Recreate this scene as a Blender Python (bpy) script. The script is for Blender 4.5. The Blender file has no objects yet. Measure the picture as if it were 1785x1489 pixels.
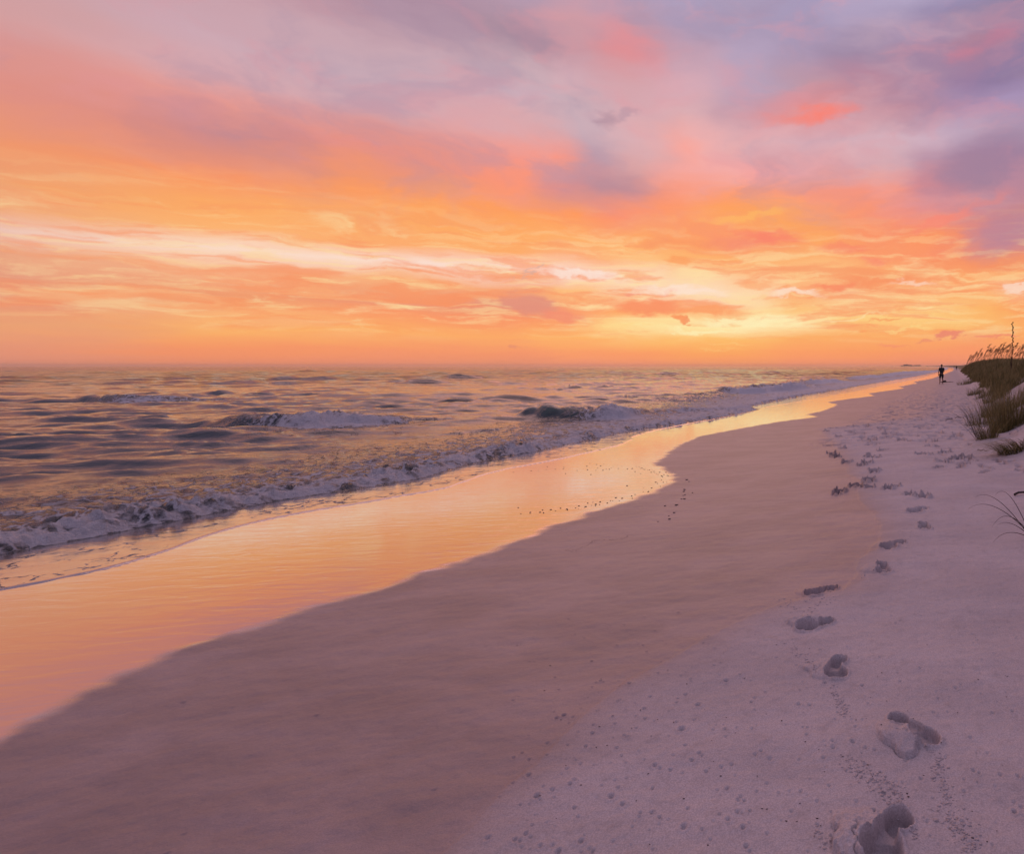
import bpy, bmesh, math, random
import numpy as np
from mathutils import Vector, Matrix
random.seed(7); RNG = np.random.default_rng(11)
PI = math.pi
scene = bpy.context.scene
COL = scene.collection

# ------------------------------------------------------------------ camera
FPX = 1100.0; CX = 1339.0; CY = 744.5; W = 1785.0
EYE = 1.5
PITCH = math.atan((CY - 639.0) / FPX)
cam_d = bpy.data.cameras.new('camera'); cam = bpy.data.objects.new('camera', cam_d); COL.objects.link(cam)
cam.location = (0, 0, EYE); cam.rotation_euler = (PI/2 - PITCH, 0, 0)
cam_d.sensor_fit = 'HORIZONTAL'; cam_d.sensor_width = 36.0; cam_d.lens = 36.0 * FPX / W
cam_d.shift_x = -(CX - W/2) / W; cam_d.clip_start = 0.05; cam_d.clip_end = 60000
scene.camera = cam

# ------------------------------------------------------------------ light
SUN_AZ = math.radians(-9.0); SUN_EL = math.radians(37.0)
sun_d = bpy.data.lights.new('sun', 'SUN'); sun = bpy.data.objects.new('sun', sun_d); COL.objects.link(sun)
sun_d.energy = 0.5; sun_d.angle = math.radians(54); sun_d.color = (1.0, 0.50, 0.36)
sdir = Vector((math.sin(SUN_AZ)*math.cos(SUN_EL), math.cos(SUN_AZ)*math.cos(SUN_EL), math.sin(SUN_EL)))
sun.rotation_euler = sdir.to_track_quat('Z', 'Y').to_euler()
scene.view_settings.view_transform = 'Standard'; scene.view_settings.look = 'None'
scene.view_settings.exposure = 0.0; scene.view_settings.gamma = 1.0
scene.view_settings.use_curve_mapping = False

# ------------------------------------------------------------------ node helper
class NT:
    def __init__(s, tree): s.t = tree; s.n = tree.nodes; s.l = tree.links
    def node(s, typ, **kw):
        n = s.n.new(typ)
        for k, v in kw.items(): setattr(n, k, v)
        return n
    def put(s, sock, v):
        if isinstance(v, bpy.types.NodeSocket): s.l.new(v, sock)
        elif isinstance(v, (tuple, list)) and len(v) == 3 and sock.type == 'RGBA': sock.default_value = (*v, 1)
        else: sock.default_value = v
    def m(s, op, a, b=None, c=None, clamp=False):
        n = s.node('ShaderNodeMath', operation=op, use_clamp=clamp)
        s.put(n.inputs[0], a)
        if b is not None: s.put(n.inputs[1], b)
        if c is not None: s.put(n.inputs[2], c)
        return n.outputs[0]
    def vm(s, op, a, b=None, out=0):
        n = s.node('ShaderNodeVectorMath', operation=op); s.put(n.inputs[0], a)
        if b is not None: s.put(n.inputs[1], b)
        return n.outputs[out]
    def xyz(s, x, y, z):
        n = s.node('ShaderNodeCombineXYZ'); s.put(n.inputs[0], x); s.put(n.inputs[1], y); s.put(n.inputs[2], z); return n.outputs[0]
    def mix(s, f, a, b, blend='MIX'):
        n = s.node('ShaderNodeMix', data_type='RGBA', blend_type=blend)
        s.put(n.inputs[0], f); s.put(n.inputs[6], a); s.put(n.inputs[7], b); return n.outputs[2]
    def mixf(s, f, a, b):
        n = s.node('ShaderNodeMix', data_type='FLOAT'); s.put(n.inputs[0], f); s.put(n.inputs[2], a); s.put(n.inputs[3], b); return n.outputs[0]
    def noise(s, vec, scale=1, detail=3, rough=.5, dist=0, out=0):
        n = s.node('ShaderNodeTexNoise'); s.put(n.inputs['Vector'], vec)
        n.inputs['Scale'].default_value = scale; n.inputs['Detail'].default_value = detail
        n.inputs['Roughness'].default_value = rough; n.inputs['Distortion'].default_value = dist
        return n.outputs[out]
    def mr(s, v, a, b, c=0., d=1., kind='SMOOTHSTEP'):
        n = s.node('ShaderNodeMapRange', interpolation_type=kind); s.put(n.inputs[0], v)
        for i, q in enumerate((a, b, c, d)): s.put(n.inputs[i+1], q)
        return n.outputs[0]
    def attr(s, name):
        return s.node('ShaderNodeAttribute', attribute_name=name).outputs['Fac']
def lin(c):
    return tuple((v/255/12.92 if v/255 <= .04045 else ((v/255+.055)/1.055)**2.4) for v in c)

# ------------------------------------------------------------------ world: dusk sky with lit cloud sheets
def pix_dir(px, py):
    X = (px - CX)/FPX; Y = (CY - py)/FPX
    up = np.array([0, math.sin(PITCH), math.cos(PITCH)]); fw = np.array([0, math.cos(PITCH), -math.sin(PITCH)])
    d = np.array([X, 0, 0]) + Y*up + fw
    return d/np.linalg.norm(d)
def pix_ae(px, py):
    d = pix_dir(px, py); return math.atan2(d[0], d[1]), d[2]/math.hypot(d[0], d[1])
def build_world():
    w = bpy.data.worlds.new('World'); scene.world = w; w.use_nodes = True
    w.node_tree.nodes.clear(); T = NT(w.node_tree)
    out = T.node('ShaderNodeOutputWorld'); bg = T.node('ShaderNodeBackground')
    T.l.new(bg.outputs[0], out.inputs[0])
    tc = T.node('ShaderNodeTexCoord').outputs['Generated']
    sp = T.node('ShaderNodeSeparateXYZ'); T.l.new(tc, sp.inputs[0]); X, Y, Z = sp.outputs
    hl = T.m('SQRT', T.m('ADD', T.m('MULTIPLY', X, X), T.m('MULTIPLY', Y, Y)))
    hl = T.m('MAXIMUM', hl, .0005)
    az = T.m('ARCTAN2', X, Y); el = T.m('DIVIDE', Z, hl)
    el0 = T.m('MAXIMUM', el, 0.0)
    # cloud-sheet coordinates: where the ray meets a level layer
    zz = T.m('ADD', T.m('MAXIMUM', Z, 0.0), .075)
    P = T.xyz(T.m('DIVIDE', X, zz), T.m('DIVIDE', Y, zz), 0.0)
    wn = T.noise(P, .85, 6, .6, .4, out=1)
    ws = T.node('ShaderNodeSeparateXYZ'); T.l.new(wn, ws.inputs[0])
    wn2 = T.noise(T.xyz(az, T.m('MULTIPLY', el, 2.6), 3.0), 4.0, 6, .55, .2, out=1)
    ws2 = T.node('ShaderNodeSeparateXYZ'); T.l.new(wn2, ws2.inputs[0])
    far = T.mr(el0, .0, .35, .25, 1.0)
    du = T.m('ADD', T.m('MULTIPLY', T.m('SUBTRACT', ws.outputs[0], .5), .16), T.m('MULTIPLY', T.m('SUBTRACT', ws2.outputs[0], .5), .20))
    dv = T.m('MULTIPLY', far, T.m('ADD', T.m('MULTIPLY', T.m('SUBTRACT', ws.outputs[1], .5), .07), T.m('MULTIPLY', T.m('SUBTRACT', ws2.outputs[1], .5), .10)))
    U = T.m('ADD', az, du); V = T.m('ADD', el0, dv)
    cols = [893, 1000, 1100, 1200, 1300, 1400, 1500, 1600, 1700, 1785]
    grid = {
     638: [(240,146,114),(250,150,118),(252,150,115),(254,152,110),(254,155,110),(253,152,112),(252,152,115),(250,150,118),(250,150,120),(250,150,120)],
     615: [(247,150,110),(253,158,108),(253,157,105),(254,165,100),(254,162,104),(254,160,105),(253,158,105),(252,155,110),(253,155,110),(253,155,108)],
     590: [(253,170,105),(254,177,105),(254,185,112),(254,190,108),(254,185,107),(253,175,105),(253,172,105),(254,175,105),(250,165,110),(253,170,105)],
     565: [(250,150,105),(252,160,105),(254,212,140),(254,232,172),(255,238,188),(255,234,178),(254,208,133),(254,203,128),(254,185,112),(253,172,105)],
     540: [(230,145,120),(250,158,110),(254,165,100),(252,158,100),(254,215,155),(253,195,125),(254,208,147),(254,203,133),(254,182,107),(253,160,100)],
     510: [(248,165,118),(254,190,125),(252,205,165),(254,222,190),(254,218,175),(253,175,120),(250,182,135),(254,182,127),(254,180,120),(253,190,150)],
     480: [(252,220,205),(254,224,205),(254,220,190),(253,208,160),(254,192,135),(254,198,135),(254,178,115),(253,167,112),(254,167,107),(254,178,118)],
     450: [(254,172,105),(253,175,122),(254,192,128),(254,182,112),(253,172,104),(254,177,112),(252,157,107),(253,152,106),(250,146,108),(222,140,128)],
     420: [(255,172,100),(254,175,105),(255,172,100),(254,162,97),(250,142,110),(254,167,97),(252,152,106),(254,154,102),(238,140,120),(190,135,145)],
     380: [(255,160,92),(255,155,92),(252,147,108),(254,152,102),(254,162,92),(253,165,96),(254,150,107),(243,140,122),(195,130,140),(200,134,138)],
     330: [(252,150,118),(210,140,142),(195,138,144),(250,150,118),(255,156,112),(252,158,125),(255,150,117),(226,140,137),(167,130,150),(162,126,150)],
     290: [(248,152,134),(185,150,165),(217,162,162),(245,165,155),(245,165,160),(240,167,165),(215,172,178),(188,147,165),(165,130,155),(160,128,155)],
     250: [(222,166,168),(200,170,180),(217,172,177),(248,166,154),(225,167,168),(217,172,180),(215,180,190),(208,175,190),(190,163,184),(172,145,170)],
     200: [(200,170,182),(197,167,177),(212,167,174),(215,167,172),(192,148,162),(222,138,138),(198,137,147),(178,138,160),(167,141,175),(168,145,180)],
     150: [(195,165,175),(205,165,175),(210,160,167),(213,166,177),(178,156,180),(187,147,162),(180,132,152),(165,132,157),(152,123,156),(142,120,156)],
     100: [(165,135,152),(195,146,157),(213,141,147),(190,152,170),(176,156,184),(166,146,175),(156,132,160),(155,130,160),(172,127,148),(148,125,156)],
      50: [(176,146,166),(203,150,160),(200,147,161),(167,147,176),(165,150,180),(160,146,178),(172,155,185),(168,152,182),(146,131,165),(148,130,160)],
       0: [(176,150,175),(180,150,172),(162,148,180),(165,152,185),(165,150,180),(165,152,185),(180,165,195),(182,168,198),(163,150,184),(142,132,166)],
    }
    back_low, back_hi = (172,144,168), (156,146,178)
    def ramp(pts):
        r = T.node('ShaderNodeValToRGB'); r.color_ramp.interpolation = 'EASE'
        e = r.color_ramp.elements
        pts = sorted(pts)
        while len(e) < len(pts): e.new(0.5)
        for q, (p, c) in enumerate(pts): e[q].position = p
        for q, (p, c) in enumerate(pts): e[q].color = (*lin(c), 1)
        T.put(r.inputs[0], fac_az); return r.outputs[0]
    fac_az = T.m('ADD', T.m('DIVIDE', U, 2*PI), .5, clamp=True)
    f = lambda deg: deg/360 + .5
    blend = lambda a, b, k: tuple(a[i]*(1-k) + b[i]*k for i in range(3))
    rows = []
    for py in sorted(grid, reverse=True):
        g = grid[py]; e = max(0, pix_ae(CX, py)[1]); k = min(1, e/.5)
        bk = blend(back_low, back_hi, k)
        L = blend(g[0], g[1], .45); L2 = blend(g[2], g[0], .5); R = g[-1]
        pts = [(f(math.degrees(pix_ae(px, py)[0])), c) for px, c in zip(cols, g)]
        pts += [(f(-30), L), (f(-40), L2), (f(-52), blend(L, (215,150,140), .45)), (f(-80), blend(L, bk, .55)), (f(-120), bk), (f(-179), bk),
                (f(34), blend(R, (190,140,150), .5)), (f(60), blend(R, bk, .6)), (f(100), bk), (f(179), bk)]
        rows.append((e, ramp(pts)))
    for e, c1, c2, cb in ((.72, (172,154,184), (180,152,174), (156,146,178)), (1.2, (164,152,184), (168,152,180), (154,146,178)), (3.0, (156,150,182), (156,150,182), (154,148,180))):
        rows.append((e, ramp([(f(-179), cb), (f(-110), cb), (f(-50), c1), (f(-12), c2), (f(15), c1), (f(50), c1), (f(110), cb), (f(179), cb)])))
    c = rows[0][1]
    for q in range(1, len(rows)):
        fa = T.mr(V, rows[q-1][0], rows[q][0], 0, 1, 'LINEAR'); c = T.mix(fa, c, rows[q][1])
    # fine streaks: thin lit edges and thin shaded cloud, stretched along the horizon near it
    low = T.m('MULTIPLY', T.mr(el0, .03, .07), T.mr(el0, .25, .13))
    SV = T.xyz(T.m('MULTIPLY', U, 1.0), T.m('MULTIPLY', V, 5.5), 1.7)
    n1 = T.noise(SV, 6.0, 8, .6, .25)
    n2 = T.noise(T.xyz(T.m('MULTIPLY', az, 1.0), T.m('MULTIPLY', V, 9.0), 5.2), 4.2, 7, .58, .3)
    front = T.mr(T.m('ABSOLUTE', T.m('ADD', az, .05)), 1.3, .5)
    c = T.mix(T.m('MULTIPLY', T.m('MULTIPLY', low, front), T.mr(n1, .54, .66, 0, .62)), c, lin((254, 226, 168)))
    c = T.mix(T.m('MULTIPLY', T.m('MULTIPLY', low, front), T.mr(n2, .52, .66, 0, .70)), c, lin((248, 146, 98)))
    lowf = T.m('MULTIPLY', low, front)
    n5 = T.noise(T.xyz(U, T.m('MULTIPLY', V, 9.0), 2.2), 11.0, 5, .6, .3)
    n6 = T.noise(T.xyz(U, T.m('MULTIPLY', V, 7.5), 6.4), 9.0, 5, .62, .3)
    c = T.mix(T.m('MULTIPLY', lowf, T.mr(n5, .50, .64, 0, .48)), c, lin((254, 220, 158)))
    c = T.mix(T.m('MULTIPLY', lowf, T.mr(n6, .50, .64, 0, .60)), c, lin((250, 148, 98)))
    up = T.m('MULTIPLY', T.mr(el0, .16, .30), front)
    n7 = T.noise(T.xyz(U, T.m('MULTIPLY', V, 1.7), 7.7), 8.0, 6, .6, .2)
    n8 = T.noise(T.xyz(U, T.m('MULTIPLY', V, 1.5), 3.3), 6.5, 6, .6, .2)
    c = T.mix(T.m('MULTIPLY', up, T.mr(n7, .48, .68, 0, .34)), c, lin((224, 150, 158)))
    c = T.mix(T.m('MULTIPLY', up, T.mr(n8, .50, .68, 0, .36)), c, lin((160, 138, 162)))
    n3 = T.noise(T.xyz(T.m('MULTIPLY', U, 1.0), T.m('MULTIPLY', V, 2.2), 9.1), 3.0, 7, .52, .2)
    n4 = T.noise(T.xyz(T.m('MULTIPLY', U, 1.0), T.m('MULTIPLY', V, 2.0), 4.1), 3.8, 7, .54, .2)
    c = T.mix(T.m('MULTIPLY', up, T.mr(n3, .52, .70, 0, .38)), c, lin((150, 122, 150)))
    c = T.mix(T.m('MULTIPLY', up, T.mr(n4, .54, .74, 0, .24)), c, lin((240, 196, 200)))
    # single clouds
    wob = T.noise(T.xyz(az, T.m('MULTIPLY', el, 2.2), 0.0), 22.0, 5, .6, .3, out=1)
    wobc = T.vm('MULTIPLY', T.vm('SUBTRACT', wob, (.5, .5, .5)), (.08, .035, 0))
    AE = T.vm('ADD', T.xyz(az, el, 0.0), wobc)
    def blob(px, py, rx, ry, rot, col, k, soft=.35):
        nonlocal c
        a, e = pix_ae(px, py)
        mp = T.node('ShaderNodeMapping', vector_type='TEXTURE'); T.l.new(AE, mp.inputs[0])
        mp.inputs['Location'].default_value = (a, e, 0); mp.inputs['Rotation'].default_value = (0, 0, math.radians(rot))
        mp.inputs['Scale'].default_value = (rx/FPX, ry/FPX, 1)
        d = T.vm('LENGTH', mp.outputs[0], out=1)
        c = T.mix(T.mr(d, 1.0, soft, 0, k), c, lin(col))
    for b in [(1215,562,230,32,0,(254,230,162),.55,.0), (1430,196,88,19,8,(252,130,112),.85,.0), (1370,206,80,20,4,(236,138,130),.5,.0), (1100,75,80,42,-30,(226,136,140),.6,.0), (1685,92,44,22,10,(205,128,145),.6,.0),
              (1745,62,44,18,15,(198,126,148),.5,.0), (1060,205,30,17,-5,(170,134,150),.65,.2), (1093,200,20,13,20,(176,140,156),.55,.2),
              (925,65,60,30,-20,(158,130,150),.6,.1), (1065,322,100,30,-8,(182,134,146),.55,.0), (960,300,45,26,-10,(182,142,160),.5,.1),
              (1690,300,140,62,20,(162,126,150),.7,.0), (1740,410,75,48,22,(190,132,146),.85,.1), (1640,385,70,14,22,(250,138,118),.7,.2), (1720,350,60,12,22,(222,138,136),.6,.2),
              (1340,412,80,13,-8,(250,132,106),.85,.2), (1470,432,55,11,-4,(250,138,106),.7,.2), (1535,455,32,12,-10,(250,138,112),.6,.2),
              (1300,375,110,10,8,(254,182,100),.75,.2), (1180,452,34,9,0,(252,160,96),.8,.4), (1450,498,60,8,2,(250,140,100),.85,.4), (1320,495,50,10,2,(252,160,105),.6,.3),
              (925,530,52,22,-12,(226,142,122),.9,.4), (975,550,48,14,-6,(244,142,112),.85,.4), (1130,536,80,13,-2,(250,145,100),.9,.4), (1230,538,60,10,0,(252,158,102),.8,.4),
              (1182,556,16,9,-25,(250,150,96),.95,.5), (1194,560,6,12,0,(246,146,94),.95,.5), (1156,511,20,5,10,(248,150,108),.9,.5), (1100,513,18,3,3,(246,150,120),.8,.5),
              (1010,478,95,9,-3,(253,228,214),.8,.3), (1180,508,110,9,0,(254,226,205),.8,.3), (1380,512,70,7,0,(254,225,200),.8,.3), (1590,495,50,5,-4,(254,208,180),.8,.3), (1772,500,22,7,0,(254,218,195),.8,.4),
              (1300,560,120,9,0,(254,238,184),.85,.3), (1230,577,90,5,0,(254,236,178),.9,.3), (1090,563,70,4,3,(254,214,142),.8,.3), (1480,553,90,4,6,(254,218,160),.8,.3), (1570,575,60,3,4,(254,214,140),.6,.3),
              (1660,581,34,7,8,(236,134,112),.9,.5), (1615,592,22,3,5,(238,142,112),.7,.5), (1740,587,45,3,0,(244,142,112),.8,.5), (1550,602,30,5,5,(246,142,114),.6,.4), (1508,579,14,5,5,(250,158,98),.8,.4),
              (1545,557,40,3,8,(248,158,100),.8,.3), (1270,601,50,2,0,(254,196,124),.7,.3), (1245,611,45,1.6,0,(254,192,120),.6,.3), (900,606,12,6,0,(232,140,112),.7,.5),
              (928,471,30,3.0,32,(214,172,158),.6,.3)]:
        blob(*b)
    hs = T.node('ShaderNodeHueSaturation'); T.l.new(c, hs.inputs['Color']); hs.inputs['Saturation'].default_value = 1.04; hs.inputs['Value'].default_value = 1.0; c = hs.outputs[0]
    # clear dusk air behind the cloud sheet
    sky = T.node('ShaderNodeTexSky', sky_type='NISHITA'); sky.sun_disc = False
    sky.sun_elevation = SUN_EL; sky.sun_rotation = SUN_AZ
    skc = T.mix(1.0, sky.outputs[0], (.10, .10, .10), 'MULTIPLY')
    c = T.mix(.04, c, skc)
    # below the horizon: dim
    c = T.mix(T.mr(el, 0, -.02, 0, 1), c, (.20, .13, .13))
    T.put(bg.inputs[0], c); bg.inputs[1].default_value = 1.0
    w.cycles.sampling_method = 'MANUAL'; w.cycles.sample_map_resolution = 1024
build_world()

# ------------------------------------------------------------------ numeric noise
_perm = np.random.default_rng(3).permutation(4096)
_ga = np.random.default_rng(4).uniform(0, 2*PI, 4096)
def pn(x, y, seed=0):
    xi = np.floor(x).astype(np.int64); yi = np.floor(y).astype(np.int64); xf = x - xi; yf = y - yi
    u = xf*xf*xf*(xf*(xf*6-15)+10); v = yf*yf*yf*(yf*(yf*6-15)+10)
    def g(ix, iy, dx, dy):
        a = _ga[_perm[(_perm[(ix + seed*57) & 4095] + iy) & 4095]]
        return np.cos(a)*dx + np.sin(a)*dy
    n00 = g(xi, yi, xf, yf); n10 = g(xi+1, yi, xf-1, yf); n01 = g(xi, yi+1, xf, yf-1); n11 = g(xi+1, yi+1, xf-1, yf-1)
    return ((n00*(1-u)+n10*u)*(1-v) + (n01*(1-u)+n11*u)*v)*1.45
def fbm(x, y, octv=4, seed=0, gain=.5):
    s = 0; a = 1
    for k in range(octv): s = s + a*pn(x*2**k + 13.7*k, y*2**k - 7.1*k, seed+k); a *= gain
    return s
def ss(a, b, x):
    t = np.clip((x-a)/(b-a), 0, 1); return t*t*(3-2*t)

# ------------------------------------------------------------------ lie of the land
SA = math.radians(16.3); SN, CS = math.sin(SA), math.cos(SA)
def st(x, y):
    x = np.asarray(x, float); y = np.asarray(y, float)
    t = SN*x + CS*y; s = CS*x - SN*y
    s = s + 1.8e-5*np.clip(t-400, 0, None)**2
    return s, t
def xy(s, t):
    s = s - 1.8e-5*np.clip(t-400, 0, None)**2
    return CS*s + SN*t, -SN*s + CS*t
_ks = [-90,-60,-20,-10,-6,-4.5,-3,-1.5,-.5,.3,1.0,1.4,1.9,2.5,3.4,6,12,40,400]
_kz = [-4,-3,-1.05,-.56,-.41,-.355,-.24,-.11,-.03,0,.03,.12,.40,.80,1.20,1.55,1.45,1.3,1.5]
_ts = np.arange(-90, 400, .05); _tz = np.interp(_ts, _ks, _kz)
_kern = np.exp(-(np.arange(-12, 13)/6.)**2); _kern /= _kern.sum()
_tz = np.convolve(np.pad(_tz, 12, mode='edge'), _kern, mode='valid')
def base_z(x, y):
    s, t = st(x, y)
    sh = .38*pn(t/7.0, t*0+.5, 5)*ss(5, 15, t) + .30*np.exp(-((t-12.5)/3.)**2) - .15*np.exp(-((t-22)/4.)**2)
    grow = 1 + .38*ss(45, 110, t) + 1.0*ss(200, 1500, t) + 1.0*ss(1500, 5000, t)
    z = np.interp(s + sh*ss(-.5, 1, s), _ts, _tz)
    z = np.where(z > .02, .02 + (z-.02)*grow, z)
    hum = fbm(x/3.1, y/3.1, 3, 21)*.28*ss(1.6, 3.2, s)*ss(8, 14, t)
    return z + hum
def pix_ground(px, py, zf=base_z, zc=None):
    d = pix_dir(px, py); z = 0.0 if zc is None else zc
    for _ in range(40):
        k = (z - EYE)/min(d[2], -1e-4); p = d*k
        if zc is not None: break
        z = .5*z + .5*float(zf(p[0], p[1]))
    return float(p[0]), float(p[1])
SEA = -.50
def st_table(pts, zc=None):
    L = []
    for px, py in pts:
        x, y = pix_ground(px, py, zc=zc); s, t = st(x, y); L.append((float(t), float(s)))
    L.sort(); return np.array(L)
wet_tab = st_table([(893,948),(950,925),(1020,902),(1060,887),(1110,872),(1150,856),(1172,842),(1178,830),(1165,820),(1150,812),(1158,798),(1185,777),(1225,760),(1290,748),
    (1350,737),(1400,730),(1428,727),(1408,723),(1440,715),(1462,706),(1444,701),(1478,696),(1525,690),(1515,686),(1550,681),(1577,677),(1568,674),(1600,668),(1592,666),(1625,660),(1650,651),(1662,646)])
dry_tab = st_table([(893,1365),(1000,1270),(1110,1180),(1200,1130),(1280,1085),(1330,1062),(1400,1040),(1465,1028),(1500,990),(1530,945),(1535,915),(1505,885),(1495,850),(1470,800),(1445,765),(1425,748),(1520,737),(1600,727),(1640,700),(1650,680)])
film_tab = st_table([(893,815),(950,806),(1000,796),(1050,784),(1090,774),(1108,765),(1104,761),(1130,752),(1180,741),(1250,729),(1300,719),(1322,715),(1335,709),(1380,702),(1430,694),(1480,686),(1530,676),(1600,662),(1650,647)], zc=-.47)
foam_tab = st_table([(893,789),(930,784),(980,772),(1030,763),(1063,755),(1100,747),(1180,738),(1250,728),(1300,718),(1318,714),(1303,708),(1340,699),(1400,688),(1460,679),(1530,667),(1600,656),(1650,645)], zc=SEA)
def tab(T_, t, seed, amp):
    base = np.interp(t, T_[:, 0], T_[:, 1])
    lo = ss(T_[0, 0], T_[0, 0]-3, t); hi = ss(T_[-1, 0], T_[-1, 0]+60, t)
    return base + (lo+hi)*amp*pn(t/3.3, t*0+.3, seed)*1.6 + .06*fbm(t/.9, t*0+.1, 2, seed+3)
def wet_s(t): return tab(wet_tab, t, 31, .5)
def dry_s(t): return tab(dry_tab, t, 33, .15)
def film_s(t): return tab(film_tab, t, 35, .6)
def foam_s(t): return np.minimum(tab(foam_tab, t, 37, .5), film_s(t) - .15)

# ------------------------------------------------------------------ object helpers
def tag(o, label=None, cat=None, group=None, kind=None):
    if label: o['label'] = label
    if cat: o['category'] = cat
    if group: o['group'] = group
    if kind: o['kind'] = kind
    return o
def link(o, parent=None):
    COL.objects.link(o)
    if parent is not None: o.parent = parent
    return o
def empty(name, loc, rz=0):
    o = bpy.data.objects.new(name, None); link(o); o.location = loc; o.rotation_euler = (0, 0, rz); o.empty_display_size = .1
    return o
def mesh_np(name, V, F, mat, attrs=None, smooth=True):
    me = bpy.data.meshes.new(name); n = F.shape[1]
    me.vertices.add(len(V)); me.vertices.foreach_set('co', np.asarray(V, np.float32).ravel())
    me.loops.add(F.size); me.loops.foreach_set('vertex_index', F.astype(np.int32).ravel())
    me.polygons.add(len(F)); me.polygons.foreach_set('loop_start', np.arange(0, F.size, n, dtype=np.int32))
    me.update(calc_edges=True)
    if smooth: me.polygons.foreach_set('use_smooth', np.ones(len(F), bool))
    for k, a in (attrs or {}).items():
        at = me.attributes.new(k, 'FLOAT', 'POINT'); at.data.foreach_set('value', np.asarray(a, np.float32))
    if mat: me.materials.append(mat)
    me.validate(); me.update()
    return me
def mesh_obj(name, V, F, mat, parent=None, **kw):
    return link(bpy.data.objects.new(name, mesh_np(name, np.asarray(V), np.asarray(F), mat, **kw)), parent)
def grid_faces(R, C, keep=None):
    i = np.arange(R-1)[:, None]*C + np.arange(C-1)[None, :]
    F = np.stack([i, i+1, i+C+1, i+C], -1).reshape(-1, 4)
    if keep is not None:
        k = keep.reshape(-1); F = F[k[F].any(axis=1)]
        used = np.zeros(R*C, bool); used[F] = True
        return F, used
    return F, None
def compact(V, F, used, attrs):
    idx = np.cumsum(used) - 1
    return V[used], idx[F], {k: a[used] for k, a in attrs.items()}

# ------------------------------------------------------------------ materials
def new_mat(name):
    m = bpy.data.materials.new(name); m.use_nodes = True; T = NT(m.node_tree)
    b = m.node_tree.nodes['Principled BSDF']; return m, T, b
def simple(name, col, rough=.7, var=.25, scale=30, spec=.3):
    m, T, b = new_mat(name); oc = T.node('ShaderNodeTexCoord').outputs['Object']
    n = T.noise(oc, scale, 4, .6)
    T.put(b.inputs['Base Color'], T.mix(T.mr(n, .3, .7, 0, 1), tuple(v*(1-var) for v in col), tuple(min(1, v*(1+var)) for v in col)))
    b.inputs['Roughness'].default_value = rough; b.inputs['Specular IOR Level'].default_value = spec
    return m
def bump(T, h, strength, dist, prev=None):
    n = T.node('ShaderNodeBump'); n.inputs['Strength'].default_value = strength; n.inputs['Distance'].default_value = dist
    T.put(n.inputs['Height'], h)
    if prev is not None: T.l.new(prev, n.inputs['Normal'])
    return n.outputs[0]
def sand_material():
    m, T, b = new_mat('sand')
    g = T.node('ShaderNodeNewGeometry').outputs['Position']
    wet, dry, veg = T.attr('wet'), T.attr('dry'), T.attr('veg')
    a = T.noise(T.vm('MULTIPLY', g, (.7, 1.2, 1)), 1.5, 7, .62, .4); f_ = T.noise(g, 170, 3, .8); mid = T.noise(g, 14, 6, .65)
    damp_c = T.mix(T.mr(a, .3, .7), (.245, .172, .170), (.36, .262, .258)); dry_c = T.mix(T.mr(a, .3, .7), (.49, .42, .415), (.59, .51, .505))
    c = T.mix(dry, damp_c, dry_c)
    c = T.mix(T.mr(f_, .38, .62, .0, .40), c, (.15, .12, .115))
    c = T.mix(T.mr(mid, .50, .72, 0, .30), c, (.24, .20, .19))
    c = T.mix(wet, c, (.40, .31, .28)); T.put(b.inputs['Metallic'], T.m('MULTIPLY', wet, .5))
    vn = T.noise(g, .6, 6, .7)
    c = T.mix(veg, c, T.mix(T.mr(vn, .35, .65), (.07, .062, .020), (.15, .11, .042)))
    T.put(b.inputs['Base Color'], c)
    T.put(b.inputs['Roughness'], T.mixf(wet, T.mixf(dry, .46, .72), .07))
    T.put(b.inputs['Specular IOR Level'], T.mixf(dry, .6, .45))
    T.put(b.inputs['Coat Weight'], wet); b.inputs['Coat Roughness'].default_value = .045; b.inputs['Coat IOR'].default_value = 2.9
    nb = T.m('MULTIPLY', T.m('SUBTRACT', 1.0, wet), f_)
    n1 = bump(T, nb, .6, .0018)
    n2 = bump(T, T.m('MULTIPLY', T.m('SUBTRACT', 1.0, wet), mid), .7, .010, n1)
    T.l.new(n2, b.inputs['Normal'])
    wv = T.noise(T.vm('MULTIPLY', g, (1.0, 3.2, 1.0)), 2.2, 4, .5, .6)
    T.l.new(bump(T, wv, .34, .012), b.inputs['Coat Normal'])
    return m
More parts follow.
